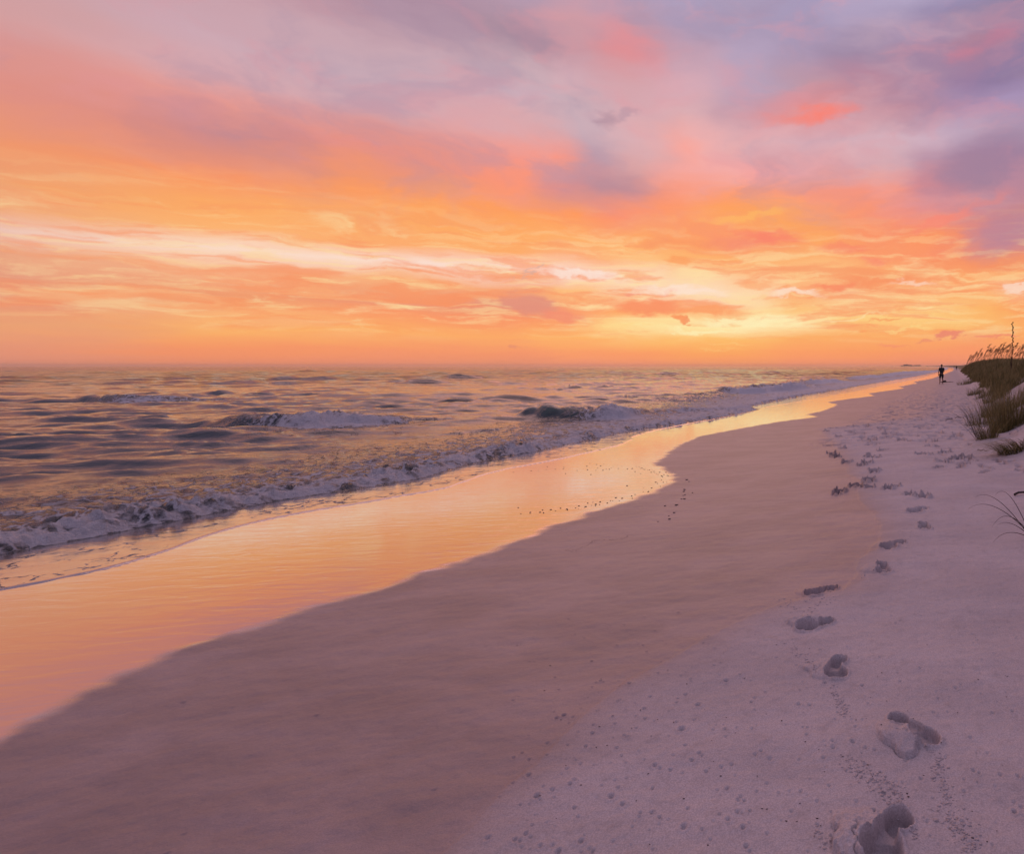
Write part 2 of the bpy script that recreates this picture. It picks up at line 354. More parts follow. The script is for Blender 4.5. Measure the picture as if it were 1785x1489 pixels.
def sea_material():
    m, T, b = new_mat('sea_water')
    g = T.node('ShaderNodeNewGeometry').outputs['Position']
    foam, shal = T.attr('foam'), T.attr('shallow')
    n1 = T.noise(g, 2.3, 8, .68, .5); n2 = T.noise(g, 9.0, 6, .7, .8)
    v = T.node('ShaderNodeTexVoronoi', feature='DISTANCE_TO_EDGE'); T.put(v.inputs['Vector'], T.vm('ADD', T.vm('MULTIPLY', g, (1, 1, .3)), T.vm('MULTIPLY', T.noise(g, 1.7, 4, .6, out=1), (.9, .9, 0))))
    v.inputs['Scale'].default_value = 3.2
    lace = T.mr(v.outputs['Distance'], .0, .16, .30, -.12)
    sig = T.m('ADD', T.m('ADD', T.m('MULTIPLY', foam, 1.25), T.m('MULTIPLY', T.m('SUBTRACT', n1, .5), 1.5)), T.m('ADD', lace, T.m('MULTIPLY', T.m('SUBTRACT', n2, .5), .7)))
    fo = T.m('MULTIPLY', T.mr(sig, .48, .95), T.mr(foam, .02, .12))
    deep = T.mix(T.mr(T.attr('steep'), 0, 1), (.018, .034, .036), (.075, .105, .085))
    c = T.mix(shal, deep, (.17, .125, .11))
    c = T.mix(fo, c, T.mix(T.noise(g, 16, 4, .6), (.50, .49, .53), (.88, .86, .87)))
    T.put(b.inputs['Base Color'], c)
    T.put(b.inputs['Roughness'], T.mixf(fo, .06, .60))
    b.inputs['IOR'].default_value = 1.36
    T.put(b.inputs['Specular IOR Level'], T.mixf(fo, .62, .35))
    T.put(b.inputs['Coat Weight'], T.m('MULTIPLY', shal, T.m('SUBTRACT', 1.0, fo))); b.inputs['Coat Roughness'].default_value = .05; b.inputs['Coat IOR'].default_value = 2.5
    r1 = T.noise(T.vm('MULTIPLY', g, (1.0, 1.5, 1)), 3.5, 8, .62, .3)
    far = T.noise(T.vm('MULTIPLY', g, (1.0, 1.3, 1)), .22, 6, .65, .3)
    calm = T.mixf(shal, 1.0, .22)
    k = bump(T, T.m('MULTIPLY', far, T.m('SUBTRACT', 1.0, T.attr('near'))), .85, 2.4)
    k = bump(T, T.m('MULTIPLY', r1, calm), .34, .07, k)
    k = bump(T, T.m('MULTIPLY', fo, T.m('ADD', n2, T.noise(g, 30, 4, .6))), 1.0, .10, k)
    T.l.new(k, b.inputs['Normal'])
    T.l.new(k, b.inputs['Coat Normal'])
    return m
M_SAND = sand_material(); M_SEA = sea_material()

# ------------------------------------------------------------------ prints pressed into the sand
# px, py, heading (deg, 0 = away from camera, + right), length, depth, crust at left, mirror
PR = []
def pr(px, py, head, L=.27, dep=.035, crust=0., mir=1): 
    x, y = pix_ground(px, py); PR.append((x, y, math.radians(head), L, dep, crust, mir))
pr(1551, 1470, 207, .30, .055, 1.35, 1)
pr(1592, 1279, 148, .275, .048, 1.0, -1)
pr(1460, 1168, 190, .26, .046, .5, 1)
pr(1420, 1092, 240, .27, .052, 1.0, -1)
pr(1432, 1031, 232, .29, .050, .35, 1)
pr(1538, 992, 188, .27, .052, .4, -1)
pr(1557, 952, 222, .32, .055, .2, 1)
pr(1610, 918, 190, .29, .060, .1, -1)
pr(1601, 890, 220, .36, .062, .2, 1)
pr(1597, 866, 140, .36, .075, .3, -1)
pr(1554, 851, 222, .34, .070, .2, 1)
pr(1515, 837, 195, .38, .080, .2, -1)
for a in [(375,240),(285,280),(510,190),(600,210),(640,212),(715,180),(700,250),(735,260),(565,305),(585,345),(640,390),(560,450),(495,505),(570,565),(800,305),(895,275),(1040,315),(1040,358),
          (970,425),(1140,410),(1220,460),(235,355),(320,375),(230,425),(190,240),(250,215),(395,198),(470,255),(350,490),(930,205),(1100,250),(470,690),(290,735),(860,142),(540,345),(520,322),(820,315),(670,283),(1140,488),(265,445),(1290,455)]:
    pr(1400 + a[0]/4.636, 700 + a[1]/4.636, random.uniform(-60, 60), random.uniform(.32, .44), random.uniform(.07, .11), .3*random.random(), random.choice((-1, 1)))
for k in range(75):
    t = random.uniform(13, 75); s = random.uniform(-1.6, 1.3)
    x, y = xy(s, t); PR.append((float(x), float(y), random.uniform(-1, 1), random.uniform(.32, .5), random.uniform(.06, .10), 0, 1))
for k in range(25):
    t = random.uniform(9, 13); s = random.uniform(-.2, 1.1)
    x, y = xy(s, t); PR.append((float(x), float(y), random.uniform(-1, 1), random.uniform(.25, .35), random.uniform(.02, .04), 0, 1))
PITS = []
for a in [(993,972,10),(757,1032,10),(918,927,8),(1030,1065,9),(745,1145,8),(585,1232,11),(525,1190,13),(330,1245,9),(680,1280,9),(675,1302,7),(637,1355,8),(910,1358,14),(365,1425,12),(1195,1277,9),
          (1100,1292,7),(130,1190,12),(215,1157,9),(273,757,9),(72,1385,9),(1135,573,10),(920,645,8),(733,657,8),(595,865,8),(555,935,8),(1128,840,7),(870,792,7),(1320,958,8),(630,1448,6),(745,1468,8),
          (243,1478,12),(40,1422,8),(350,1295,8),(475,1132,7),(545,1107,7),(700,720,8),(705,775,7),(425,853,8),(535,877,5),(415,933,5),(580,978,7),(605,1020,6),(830,870,6),(655,760,6),(985,705,12),(900,835,14)]:
    x, y = pix_ground(893 + a[0]/3.045, 1000 + a[1]/3.045); PITS.append((x, y, a[2]*.5/3.045*math.hypot(x, y)/FPX*2.2, .55))
for k in range(420):
    px = RNG.uniform(893, 1785); py = 1489 - 420*RNG.random()**1.0
    x, y = pix_ground(px, py); s, t = st(x, y)
    PITS.append((x, y, RNG.uniform(.0035, .0075), RNG.uniform(.3, .6)))
for k in range(260):
    t = RNG.uniform(-6, 3); s = RNG.uniform(-1.7, .2) if k % 3 else RNG.uniform(-4, -1.5)
    x, y = xy(s, t)
    PITS.append((float(x), float(y), RNG.uniform(.004, .009), RNG.uniform(.3, .6)))

def add_prints(V, dry_shade):
    ground0 = V[:, 2].copy()
    X, Y = V[:, 0], V[:, 1]; Z = V[:, 2]
    for (x, y, h, L, dep, crust, mir) in PR:
        R = L*1.15
        idx = np.nonzero((np.abs(X-x) < R) & (np.abs(Y-y) < R))[0]
        if not len(idx): continue
        dx, dy = X[idx]-x, Y[idx]-y
        v = (math.sin(h)*dx + math.cos(h)*dy)/(L/2); u = (math.cos(h)*dx - math.sin(h)*dy)*mir/(L/2)
        w = (.045 + .04*(math.hypot(x, y) > 7.5))*fbm(u*1.6+x*9, v*1.6+y*9, 3, 70); dep = dep*(.92 if math.hypot(x, y) < 7.5 else 1)
        u = u + w; v = v + .7*w
        heel = np.hypot(u/.31, (v+.64)/.35); ball = np.hypot((u-.03)/.43, (v-.42)/.50); arch = np.hypot((u-.12)/.26, (v+.10)/.55)
        d = np.minimum(np.minimum(heel, ball), arch+.12)
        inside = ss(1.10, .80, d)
        prof = dep*1.05*ss(1.05, .80, heel)
        pb = dep*1.0*ss(1.05, .84, ball)*(.82 + .25*ss(-.2, .9, v)); pa = dep*.50*ss(1.08, .6, arch)
        cut = np.maximum(np.maximum(prof, pb), pa)
        rim = .40*dep*np.exp(-((d-1.15)/.14)**2)*(.7+.6*pn(u*2+x, v*2+y, 71))
        far_ = 1 + .9*(math.hypot(x, y) > 7.5)
        Z[idx] += rim*far_ - cut + .0040*fbm(u*6.5+x, v*6.5+y, 3, 73)*np.exp(-((d-1.12)/.22)**2); dry_shade[idx] *= 1 - (.35 if math.hypot(x, y) < 7.5 else .8)*inside  # print hollows darkened in colour: painted shade along with exposed moist sand
        if crust > 0:    # broken plate of crusted sand pushed up on one side
            side = -1 if math.cos(h) > 0 else 1; cu, cv = side*.62*mir, .12
            pu, pv = u-cu, v-cv
            ang = np.arctan2(pv, pu); rad = np.hypot(pu, pv/1.35)
            edge = .58 + .09*np.cos(3*ang+x*20) + .05*np.cos(5*ang+y*31) + .05*fbm(u*4, v*4, 2, 82)
            near = ss(1.0, 1.10, d)
            wxd = dx - (math.cos(h)*cu*mir + math.sin(h)*cv)*L/2; wyd = dy - (-math.sin(h)*cu*mir + math.cos(h)*cv)*L/2
            low_ = ss(-.25, .35, (-.45*wxd - .9*wyd)/(np.hypot(wxd, wyd)+1e-4))
            dome = ss(1.45, .25, rad/edge); step = ss(edge+.015, edge-.015, rad)
            gap = np.exp(-((rad-edge-.035)/.035)**2)*low_*(.75 + .35*np.sin(2*ang+x*5))
            ca = x*9 + y*5; cr = np.abs(pu*math.cos(ca) + pv*math.sin(ca) - .08 + .10*pn(u*4+x, v*4, 85)); crack = ss(.030, .0, cr)*step*ss(-.1, .3, -pu*math.sin(ca) + pv*math.cos(ca) + .3)
            Z[idx] += crust*near*(.05*(.46*dome + .26*step*(.45+.55*low_) - .26*gap - .22*crack) + .0035*fbm(u*6, v*6, 3, 91)*step)
            toe = .5*np.exp(-((np.hypot(u/.42, (v-.45)/.55)-1.0)/.12)**2)*(v > .3)
            Z[idx] += crust*.010*toe*(.5+pn(u*9, v*9, 95))
    for (x, y, r, k) in PITS:
        idx = np.nonzero((np.abs(X-x) < r*4) & (np.abs(Y-y) < r*4))[0]
        if not len(idx): continue
        q = ((X[idx]-x)**2 + ((Y[idx]-y)*.9)**2)/(r*r)
        Z[idx] += r*k*1.8*(-1.5*np.exp(-q*1.2) + .35*np.exp(-(np.sqrt(q)-1.9)**2*1.6))
    V[:, 2] = Z

# ------------------------------------------------------------------ beach
def axis_r(parts):
    r = [parts[0][0]]
    for a, b, k in parts:
        while r[-1] < b: r.append(r[-1]*(1+k))
    return np.array(r)
def sand_detail(x, y, s, t, wet, dry):
    d = np.hypot(x, y)
    z = .010*fbm(x/1.3, y/.55, 4, 40)*(.55+.45*dry)*(1-wet)
    z += .016*fbm(x/.55+3, y/.45, 3, 44)*ss(.2, 1.0, s)*(1-wet)
    z += .045*fbm(x/.9, y/.7, 3, 46)*ss(.3, 1.4, s)*ss(9, 14, t)
    tr = ss(12, 15, t)*ss(60, 30, t)*ss(-3.4, -2.2, s)*ss(1.9, 1.0, s)
    z -= .085*ss(.10, .5, fbm(x/.42, y/.50, 3, 52))*tr
    z += .004*fbm(x/.22, y/.13, 3, 53)*(1-dry)*(1-wet)*ss(16, 8, t)
    # raked wind streaks on the dry sand
    z += .006*fbm((s)/.35, t/1.6, 3, 48)*dry
    z += .0018*fbm(x/.05, y/.05, 2, 50)*dry*ss(8, 4, d)
    return z
GRID = {}
def top_z(x, y):
    x = np.asarray(x, float); y = np.asarray(y, float); r = GRID['r']; az = GRID['az']; Z = GRID['z']
    rr = np.clip(np.hypot(x, y), r[0], r[-1]*.999); a = np.clip(np.arctan2(x, y), az[0], az[-1]-1e-6)
    i = np.clip(np.searchsorted(r, rr)-1, 0, len(r)-2); j = np.clip(np.searchsorted(az, a)-1, 0, len(az)-2)
    u = (rr-r[i])/(r[i+1]-r[i]); v = (a-az[j])/(az[j+1]-az[j])
    return (Z[i, j]*(1-v)+Z[i, j+1]*v)*(1-u) + (Z[i+1, j]*(1-v)+Z[i+1, j+1]*v)*u
def build_beach():
    az = np.concatenate([np.linspace(-180, -60, 25)[:-1], np.linspace(-60, -24, 190)[:-1], np.arange(-24, 24, .085), np.linspace(24, 60, 70), np.linspace(60, 180, 25)[1:]])
    az = np.radians(az)
    r = axis_r([(.25, 1.5, .12), (1.5, 4.2, .0027), (4.2, 12, .0047), (12, 60, .0085), (60, 9000, .035)])
    Rr, A = np.meshgrid(r, az, indexing='ij'); x = (Rr*np.sin(A)).ravel(); y = (Rr*np.cos(A)).ravel()
    s, t = st(x, y)
    keep = (s > -13) & ~((t < -60) & (s < -40))
    w0 = wet_s(t); d0 = dry_s(t)
    wet = ss(.05, -.16, s-w0 + .10*fbm(x/.5, y/.35, 3, 64))*ss(12000, 200, t)
    damp = ss(.9, 0, s-w0)
    dd = s - d0; dry = ss(-.03, .03, dd + .10*fbm(x*2, y*2, 3, 60)); dry = dry*ss(-.03, .5, dd)**.35
    dryf = dry*ss(26, 15, t) + .55*ss(15, 26, t)*ss(-1.6, .2, s)
    dryf = np.maximum(dryf, ss(.6, 1.4, s))
    z = base_z(x, y) + sand_detail(x, y, s, t, wet, dryf)
    z += .007*ss(-.012, .012, dd + .02*fbm(x*5, y*5, 3, 61))*ss(12, 7, t)*ss(-3, 2, t)     # low ledge at the edge of the crust
    z -= .02*np.exp(-((s-w0)/.25)**2)*0
    veg = ss(1.7, 2.1, s + .35*fbm(x/2, y/2, 3, 62))*ss(26, 29, t + 2*pn(x/3, y/3, 63)); veg = np.maximum(veg, ss(1.9, 2.6, s)*ss(80, 110, t))
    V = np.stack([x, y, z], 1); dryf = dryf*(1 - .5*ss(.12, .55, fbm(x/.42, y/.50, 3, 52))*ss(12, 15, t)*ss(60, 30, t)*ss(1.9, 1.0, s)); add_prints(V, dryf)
    # trodden strip beside the footprints and thin cracks near the bottom right
    GRID.update(r=r, az=az, z=V[:, 2].reshape(len(r), len(az)).copy())
    C = len(az); F, used = grid_faces(len(r), C, keep)
    V, F, at = compact(V, F, used, dict(wet=wet, dry=dryf, veg=veg))
    o = mesh_obj('beach', V, F[:, ::-1], M_SAND, attrs=at); tag(o, 'pale sand beach with a damp slope, a dry crust and footprints', kind='structure')
    return o
build_beach()

# ------------------------------------------------------------------ sea
def poly_world(pts):
    L = []
    for p in pts:
        x, y = pix_ground(p[0], p[1], zc=SEA); L.append((x, y) + tuple(p[2:]))
    return L
BREAK = [poly_world(p) for p in [
    [(893,728,.10,0),(932,728,.50,.0),(955,730,.66,.0),(1000,731,.66,.30),(1045,731,.64,.75),(1078,730,.74,1),(1094,727,.52,.8),(1112,723,.28,.3),(1150,720,.16,.2),(1200,717,.22,.3),(1255,714,.14,.4)],
    [(1240,684,.10,.1),(1262,685,.42,.5),(1290,686,.5,.8),(1325,685,.5,1),(1360,682,.62,1),(1395,679,.62,1),(1404,677,.2,.6)],
    [(1362,672,.2,.5),(1392,671,.5,.6),(1425,669,.5,.9),(1455,667,.5,1),(1472,666,.1,.8)],
    [(1470,662,.2,.4),(1482,662,.45,.7),(1500,660,.5,1),(1545,656,.3,1)],
    [(1540,655,.3,.8),(1580,651,.6,1),(1630,647,.3,1)],
    [(300,733,.08,0),(380,741,.30,.1),(450,744,.48,.4),(560,746,.55,.9),(640,742,.42,.9),(720,737,.25,.4),(800,733,.08,0)],
    [(80,700,.1,0),(160,702,.45,.2),(260,703,.5,.7),(350,700,.2,.5)],
    [(893,665,.25,0),(908,666,.3,0),(924,666,.2,0)], [(926,679,.15,0),(942,680,.36,0),(966,679,.15,0)], [(958,676,.1,0),(980,677,.5,0),(1008,676,.1,0)],
    [(1030,676,.1,0),(1048,677,.45,.1),(1068,675,.1,0)], [(1066,693,.05,0),(1082,694,.30,0),(1098,693,.05,0)], [(1184,688,.05,0),(1202,689,.34,0),(1220,687,.05,0)],
    [(1140,667,.1,0),(1160,667,.28,0),(1182,666,.1,0)], [(893,708,.24,0),(912,708,.2,0),(935,707,.03,0)], [(1158,714,.03,0),(1176,714,.2,.1),(1195,713,.05,0)],
    [(1335,658,.1,0),(1352,658,.3,0),(1368,658,.1,0)], [(1408,675,.1,.2),(1425,675,.36,.2),(1444,673,.1,.2)], [(1250,663,.1,0),(1262,663,.2,0),(1275,662,.1,0)],
    [(1186,656,.1,0),(1200,656,.3,0),(1215,655,.1,0)], [(893,750,.12,0),(920,748,.14,0),(945,746,.03,0)], [(940,762,.04,.3),(990,752,.10,.4),(1040,745,.06,.3)],
    [(500,690,.1,0),(560,691,.4,0),(620,690,.1,0)], [(700,676,.1,0),(740,677,.25,0),(790,676,.1,0)], [(250,668,.1,0),(310,669,.3,0),(380,668,.1,0)]]]
def ridge(x, y, L):
    best = np.full(x.shape, 1e9); H = np.zeros(x.shape); Fm = np.zeros(x.shape); Q = np.zeros(x.shape)
    for (x0, y0, h0, f0), (x1, y1, h1, f1) in zip(L[:-1], L[1:]):
        dx, dy = x1-x0, y1-y0; ll = math.hypot(dx, dy); k = ((x-x0)*dx + (y-y0)*dy)/(ll*ll); kc = np.clip(k, 0, 1)
        px_, py_ = x0+kc*dx, y0+kc*dy; d = np.hypot(x-px_, y-py_); m_ = d < best
        nx, ny = -dy/ll, dx/ll
        if ny < 0: nx, ny = -nx, -ny
        q = (x-px_)*nx + (y-py_)*ny
        best = np.where(m_, d, best); H = np.where(m_, h0+(h1-h0)*kc, H); Fm = np.where(m_, f0+(f1-f0)*kc, Fm)
        Q = np.where(m_, np.sign(q)*d, Q)
    return H, Fm, Q
def build_sea():
    az = np.radians(np.concatenate([np.linspace(-170, -56, 40)[:-1], np.arange(-56, -24, .17), np.arange(-24, 16.6, .10)]))
    r = axis_r([(4.5, 60, .0062), (60, 420, .011), (420, 14000, .04)])
    Rr, A = np.meshgrid(r, az, indexing='ij'); x = (Rr*np.sin(A)).ravel(); y = (Rr*np.cos(A)).ravel(); rr = Rr.ravel()
    s, t = st(x, y); fs = film_s(t); bs = foam_s(t)
    keep = s < fs + .5
    off = bs - s                                   # distance seaward of the bore front
    g = np.random.default_rng(5); z = np.zeros_like(x)
    grp = .55 + .75*(fbm(x/17, y/13, 2, 100)+.35)
    for k in range(46):
        lam = .50*1.085**k; th = -1.1 + g.normal(0, .42) ; ph = g.uniform(0, 6.28)
        kx, ky = math.cos(th)*2*PI/lam, math.sin(th)*2*PI/lam
        arg = kx*x + ky*y + ph + 1.6*pn(x/(lam*2.2)+k, y/(lam*2.2), 110+k)
        w_ = .5+.5*np.sin(arg); w_ = w_**2.6 - .29
        res = ss(.42, .22, np.where(rr < 60, .0062, np.where(rr < 420, .011, .04))*rr/lam)      # drop waves the grid cannot hold
        z += .031*min(lam, 1.25+.08*lam)*w_*res*(1 + .9*(lam > 2.2)*ss(45, 110, rr))*(1 if lam < 9 else ss(30, 120, rr))
    z = z*np.clip(grp, .25, 1.6)
    amp = ss(1.0, 9, off)*.92 + .05
    z = z*amp
    steep = np.zeros_like(x); foam = np.zeros_like(x)
    Wd = 5 + 4*ss(10, 60, t)
    foam += .58*ss(0, .2, off)*ss(Wd*1.15, .8, off)
    foam += .22*ss(0, .3, off)*ss(Wd*1.9, Wd*.6, off)*ss(12, 24, t)
    bore = ss(-.16, -.07, off)*ss(1.7, .3, off)
    foam = np.maximum(foam, bore*(.80 + .35*fbm(x/.5, y/.5, 3, 136)))
    bh = (.09 + .07*ss(20, -2, t) + .06*pn(t/1.7, t*0, 130))
    z += bore*bh*(.62 + .85*fbm(x/.26, y/.26, 4, 131, .6))*(.8 + .5*pn(x/1.3, y/1.3, 139))
    z += .045*fbm(x/.4, y/.4, 3, 133)*ss(.2, 1, off)*ss(Wd*1.3, 1, off)
    for L in BREAK:
        xs = [p[0] for p in L]; ys = [p[1] for p in L]; pad = 8
        idx = np.nonzero((x > min(xs)-pad) & (x < max(xs)+pad) & (y > min(ys)-pad) & (y < max(ys)+pad))[0]
        if not len(idx): continue
        H, Fm, Q = ridge(x[idx], y[idx], L); H = H*(.8 + .35*fbm(x[idx]/1.1, y[idx]/1.1, 2, 144))*np.where(Fm.max() > .25, 1., .75); dist = np.mean(ys); sc = .75 + dist/70
        wob = .12*fbm(x[idx]/.5, y[idx]/.5, 3, 140)
        prof = np.where(Q > 0, np.exp(-(Q/(2.6*sc))**2), np.exp(-(np.clip(-Q+wob*Fm, 0, None)/(.32*sc))**2.2))
        z[idx] = z[idx]*(1-.7*prof) + H*prof*(1+.22*Fm*fbm(x[idx]/.22, y[idx]/.22, 3, 141))
        steep[idx] = np.maximum(steep[idx], prof*(Q < .3)*(H > .25)*(1-Fm)*ss(.3, .5, H))
        fm = Fm*np.where(Q > 0, ss(.8*sc, .0, Q), ss(-1.6*sc, -.5*sc, Q))
        foam[idx] = np.maximum(foam[idx], fm*1.05)
        foam[idx] = np.maximum(foam[idx], .30*Fm*ss(-5*sc, -1*sc, Q)*(Q < 0))
    film = ss(0, .10, fs - s)
    tz = base_z(x, y)
    lvl = np.maximum(SEA + z, tz + .009 + .02*bore)
    # thin sheet running up the sand ahead of the bore
    sheet = tz + .009*film + .003*fbm(x/.6, y/.35, 3, 150)*film - .05*(1-film)
    shal = ss(-.12, -.30, off)
    zz = np.where(off < 0, sheet + ss(-.15, 0, off)*.0, lvl*1.0)
    m_ = ss(-.10, .09, off); zz = sheet*(1-m_) + np.maximum(lvl, sheet)*m_
    foam += .16*(off < 0)*ss(-.1, -.7, off)*ss(-.1, .4, fs-s)*(1+.8*pn(x/.8, y/.8, 151)) + .25*np.exp(-((fs-s-.05)/.05)**2)*0
    near = ss(160, 40, rr)
    V = np.stack([x, y, zz], 1)
    F, used = grid_faces(len(r), len(az), keep)
    V, F, at = compact(V, F, used, dict(foam=np.clip(foam, 0, 1.1), shallow=shal, steep=steep, near=near))
    o = mesh_obj('sea', V, F[:, ::-1], M_SEA, attrs=at); tag(o, 'choppy sea with small breakers and foam reflecting the sunset', kind='structure')
build_sea()

# ------------------------------------------------------------------ grasses
def grass_material(name, c1, c2, c3):
    m, T, b = new_mat(name)
    tint = T.attr('tint'); along = T.attr('along')
    c = T.mix(T.mr(tint, 0, .6), c1, c2); c = T.mix(T.mr(tint, .6, 1.0), c, c3)
    c = T.mix(T.mr(along, .55, 1.0, 0, .55), c, c3)
    T.put(b.inputs['Base Color'], c); b.inputs['Roughness'].default_value = .6; b.inputs['Specular IOR Level'].default_value = .25
    return m
M_GRASS = grass_material('dune_grass', (.080, .074, .020), (.18, .145, .042), (.40, .29, .12))
M_DRYGR = grass_material('dark_grass', (.030, .016, .012), (.060, .032, .020), (.12, .07, .05))
M_STALK = simple('sea_oat_stalk', (.13, .085, .035), .6, .3, 40)
M_SEED = simple('sea_oat_seed', (.17, .095, .042), .7, .3, 60)
def blades(P, h, lean, bend, width, seg=4, rng=RNG, noise=0):
    """P (n,3) roots, h heights, lean (n,2) horizontal unit vector times reach, bend amount, width."""
    n = len(P); k = np.linspace(0, 1, seg+1)
    K = k[None, :]
    up = h[:, None]*(K*(1 - .45*bend[:, None]*K**2.0))
    out = (K*.35 + K**2*.65)*1.0
    cx = P[:, 0:1] + lean[:, 0:1]*out; cy = P[:, 1:2] + lean[:, 1:2]*out; cz = P[:, 2:3] + up - bend[:, None]*h[:, None]*.35*K**3
    fa = rng.uniform(0, 2*PI, n); wx = np.cos(fa)[:, None]; wy = np.sin(fa)[:, None]
    wd = width[:, None]*(1 - .92*K**1.5)*.5
    A = np.stack([cx - wx*wd, cy - wy*wd, cz], -1); B = np.stack([cx + wx*wd, cy + wy*wd, cz], -1)
    V = np.stack([A, B], 2).reshape(-1, 3)
    base = (np.arange(n)*(seg+1)*2)[:, None] + np.arange(seg)[None, :]*2
    F = np.stack([base, base+1, base+3, base+2], -1).reshape(-1, 4)
    tint = np.repeat(rng.random(n)**1.3, (seg+1)*2); along = np.tile(np.repeat(k, 2), n)
    return V, F, tint, along
def blade_mesh(name, mat, *args, **kw):
    V, F, ti, al = blades(*args, **kw); return mesh_np(name, V, F, mat, attrs=dict(tint=ti, along=al))
def clump_at(px, py, h, n, spread, label, lean=(0, 0), bend=.35, reach=.45, width=.006, mat=None, name='grass_clump', cat='grass', group='marram grass clumps at the dune foot', wxy=None):
    x, y = wxy if wxy else pix_ground(px, py)
    h *= 1.55; n = int(n*1.8); spread *= 1.15
    z = float(top_z(x, y)) - .02
    a = RNG.uniform(0, 2*PI, n); r = spread*np.sqrt(RNG.random(n))
    P = np.stack([np.cos(a)*r, np.sin(a)*r*.8, np.zeros(n)], 1)
    P[:, 2] = top_z(x+P[:, 0], y+P[:, 1]) - z - .04
    hh = h*RNG.uniform(.30, 1.12, n)
    ang = np.arctan2(P[:, 1], P[:, 0]) + RNG.normal(0, .9, n); rc = hh*reach*RNG.uniform(.1, 1.9, n)
    ln = np.stack([np.cos(ang)*rc + lean[0]*hh, np.sin(ang)*rc + lean[1]*hh], 1)
    me = blade_mesh(name, mat or M_GRASS, P, hh, ln, np.clip(RNG.normal(bend, .2, n), 0, 1.2), width*RNG.uniform(.6, 1.3, n), seg=5)
    o = bpy.data.objects.new(name, me); link(o); o.location = (x, y, z); tag(o, label, cat, group)
    return o
G1 = 'grass clumps at the foot of the dune'
clump_at(1722, 765, .42, 170, .18, 'green grass clump leaning left, in front of the dense tall grass on the sand mound', (-.25, 0), .4, .55, .007, group=G1)
clump_at(1748, 752, .52, 230, .20, 'upright olive grass clump just left of the dark mass at the right edge', (-.1, 0), .25, .35, .007, group=G1)
clump_at(1768, 789, .32, 190, .20, 'low drooping grass tuft whose blades arch left down the sand mound', (-1.3, -.35), .9, .7, .010, group=G1)
clump_at(1772, 742, .66, 560, .50, 'large dense olive grass clump at the right edge, tallest on the mound', (-.05, 0), .2, .3, .008, group=G1)
clump_at(1714, 740, .50, 220, .36, 'sparse brownish grass clump left of the dense clump, thin stems over pink sand', (-.1, 0), .2, .4, .006, group=G1)
clump_at(1738, 726, .55, 300, .45, 'mid height olive grass behind the dense clump on the mound', (0, 0), .2, .3, .008, group=G1)
clump_at(1762, 715, .62, 340, .5, 'tall grass standing behind the densest clump at the right edge', (.05, 0), .2, .3, .008, group=G1)
clump_at(1700, 688, .38, 120, .35, 'small pale tuft on white sand, lowest of the tufts below the grassy dune', (.1, 0), .4, .5, .012, group=G1)
clump_at(1722, 690, .5, 160, .45, 'short green tuft on white sand right of the pale tuft', (.1, 0), .35, .5, .012, group=G1)
clump_at(1738, 697, .5, 160, .45, 'green tuft at the top of the bare white sand below the dune', (.1, 0), .35, .5, .012, group=G1)
clump_at(1680, 671, .4, 90, .5, 'flat tuft at the seaward tip of the grassy dune', (.2, 0), .5, .6, .014, group=G1)
clump_at(1695, 667, .5, 160, .6, 'low rounded clump at the left end of the grassy dune', (.2, 0), .4, .5, .016, group=G1)
# long thin blades hanging into the frame from the right
def bent_blades(name, root, tips, width, label, cat, mat, group=None):
    x0, y0 = root; z0 = float(top_z(x0, y0)); Vs = []; Fs = []; ti = []; al = []; nb = 0; seg = 12
    for (px, py, dd, topz, tipdrop) in tips:
        d = pix_dir(px, py); k = dd/d[1]; T_ = np.array([0, 0, EYE]) + d*k
        P0 = np.array([x0 + random.uniform(-.02, .02), y0 + random.uniform(-.02, .02), z0 - .02]); M_ = (P0*.35 + T_*.65); M_[2] = max(P0[2], T_[2]) + topz
        K = np.linspace(0, 1, seg+1)[:, None]
        C = (1-K)**2*P0 + 2*K*(1-K)*M_ + K**2*T_
        C[:, 2] -= tipdrop*(K[:, 0]**4)
        tg = np.gradient(C, axis=0); sd = np.cross(tg, [0.2, 1, 0.1]); sd /= np.linalg.norm(sd, axis=1)[:, None]
        w_ = width*(1-.85*K**1.4)*.5; A = C - sd*w_; B = C + sd*w_
        Cc = C + np.cross(sd, tg/np.linalg.norm(tg, axis=1)[:, None])*w_*.6
        V = np.stack([A, Cc, B], 1).reshape(-1, 3); b0 = nb + np.arange(seg)*3
        Fs.append(np.concatenate([np.stack([b0, b0+1, b0+4, b0+3], 1), np.stack([b0+1, b0+2, b0+5, b0+4], 1)]))
        Vs.append(V); nb += len(V); ti += [random.random()*.6]*len(V); al += list(np.repeat(K[:, 0]*.6, 3))
    V = np.concatenate(Vs); V -= np.array([x0, y0, z0])
    o = mesh_obj(name, V, np.concatenate(Fs), mat, attrs=dict(tint=ti, along=al)); o.location = (x0, y0, z0); tag(o, label, cat, group)
r0 = pix_ground(1802, 940)
bent_blades('grass_tuft', r0, [(1699,867,5.6,.14,0),(1688,887,5.4,.16,.0),(1735,863,5.9,.20,0),(1729,916,5.35,.22,.02),(1731,942,5.2,.12,.02),(1738,916,5.5,.10,.0),(1790,895,5.8,.1,0),(1800,860,5.9,.1,0),(1812,870,5.7,.14,0),(1840,885,5.6,.14,0),(1860,900,5.7,.14,0)], .0065,
            'few long dark grass blades arching left over bare sand at the right edge', 'grass', M_DRYGR)
r1 = pix_ground(1705, 768)
bent_blades('bare_stem', r1, [(1664,706,11.9,.02,0),(1672,722,11.6,.03,.02),(1658,734,11.5,.02,.02),(1680,715,12,.02,0),(1669,712,12.2,.05,0)], .006,
            'thin bare brown stems leaning left at the seaward edge of the sand mound', 'plant', M_DRYGR)

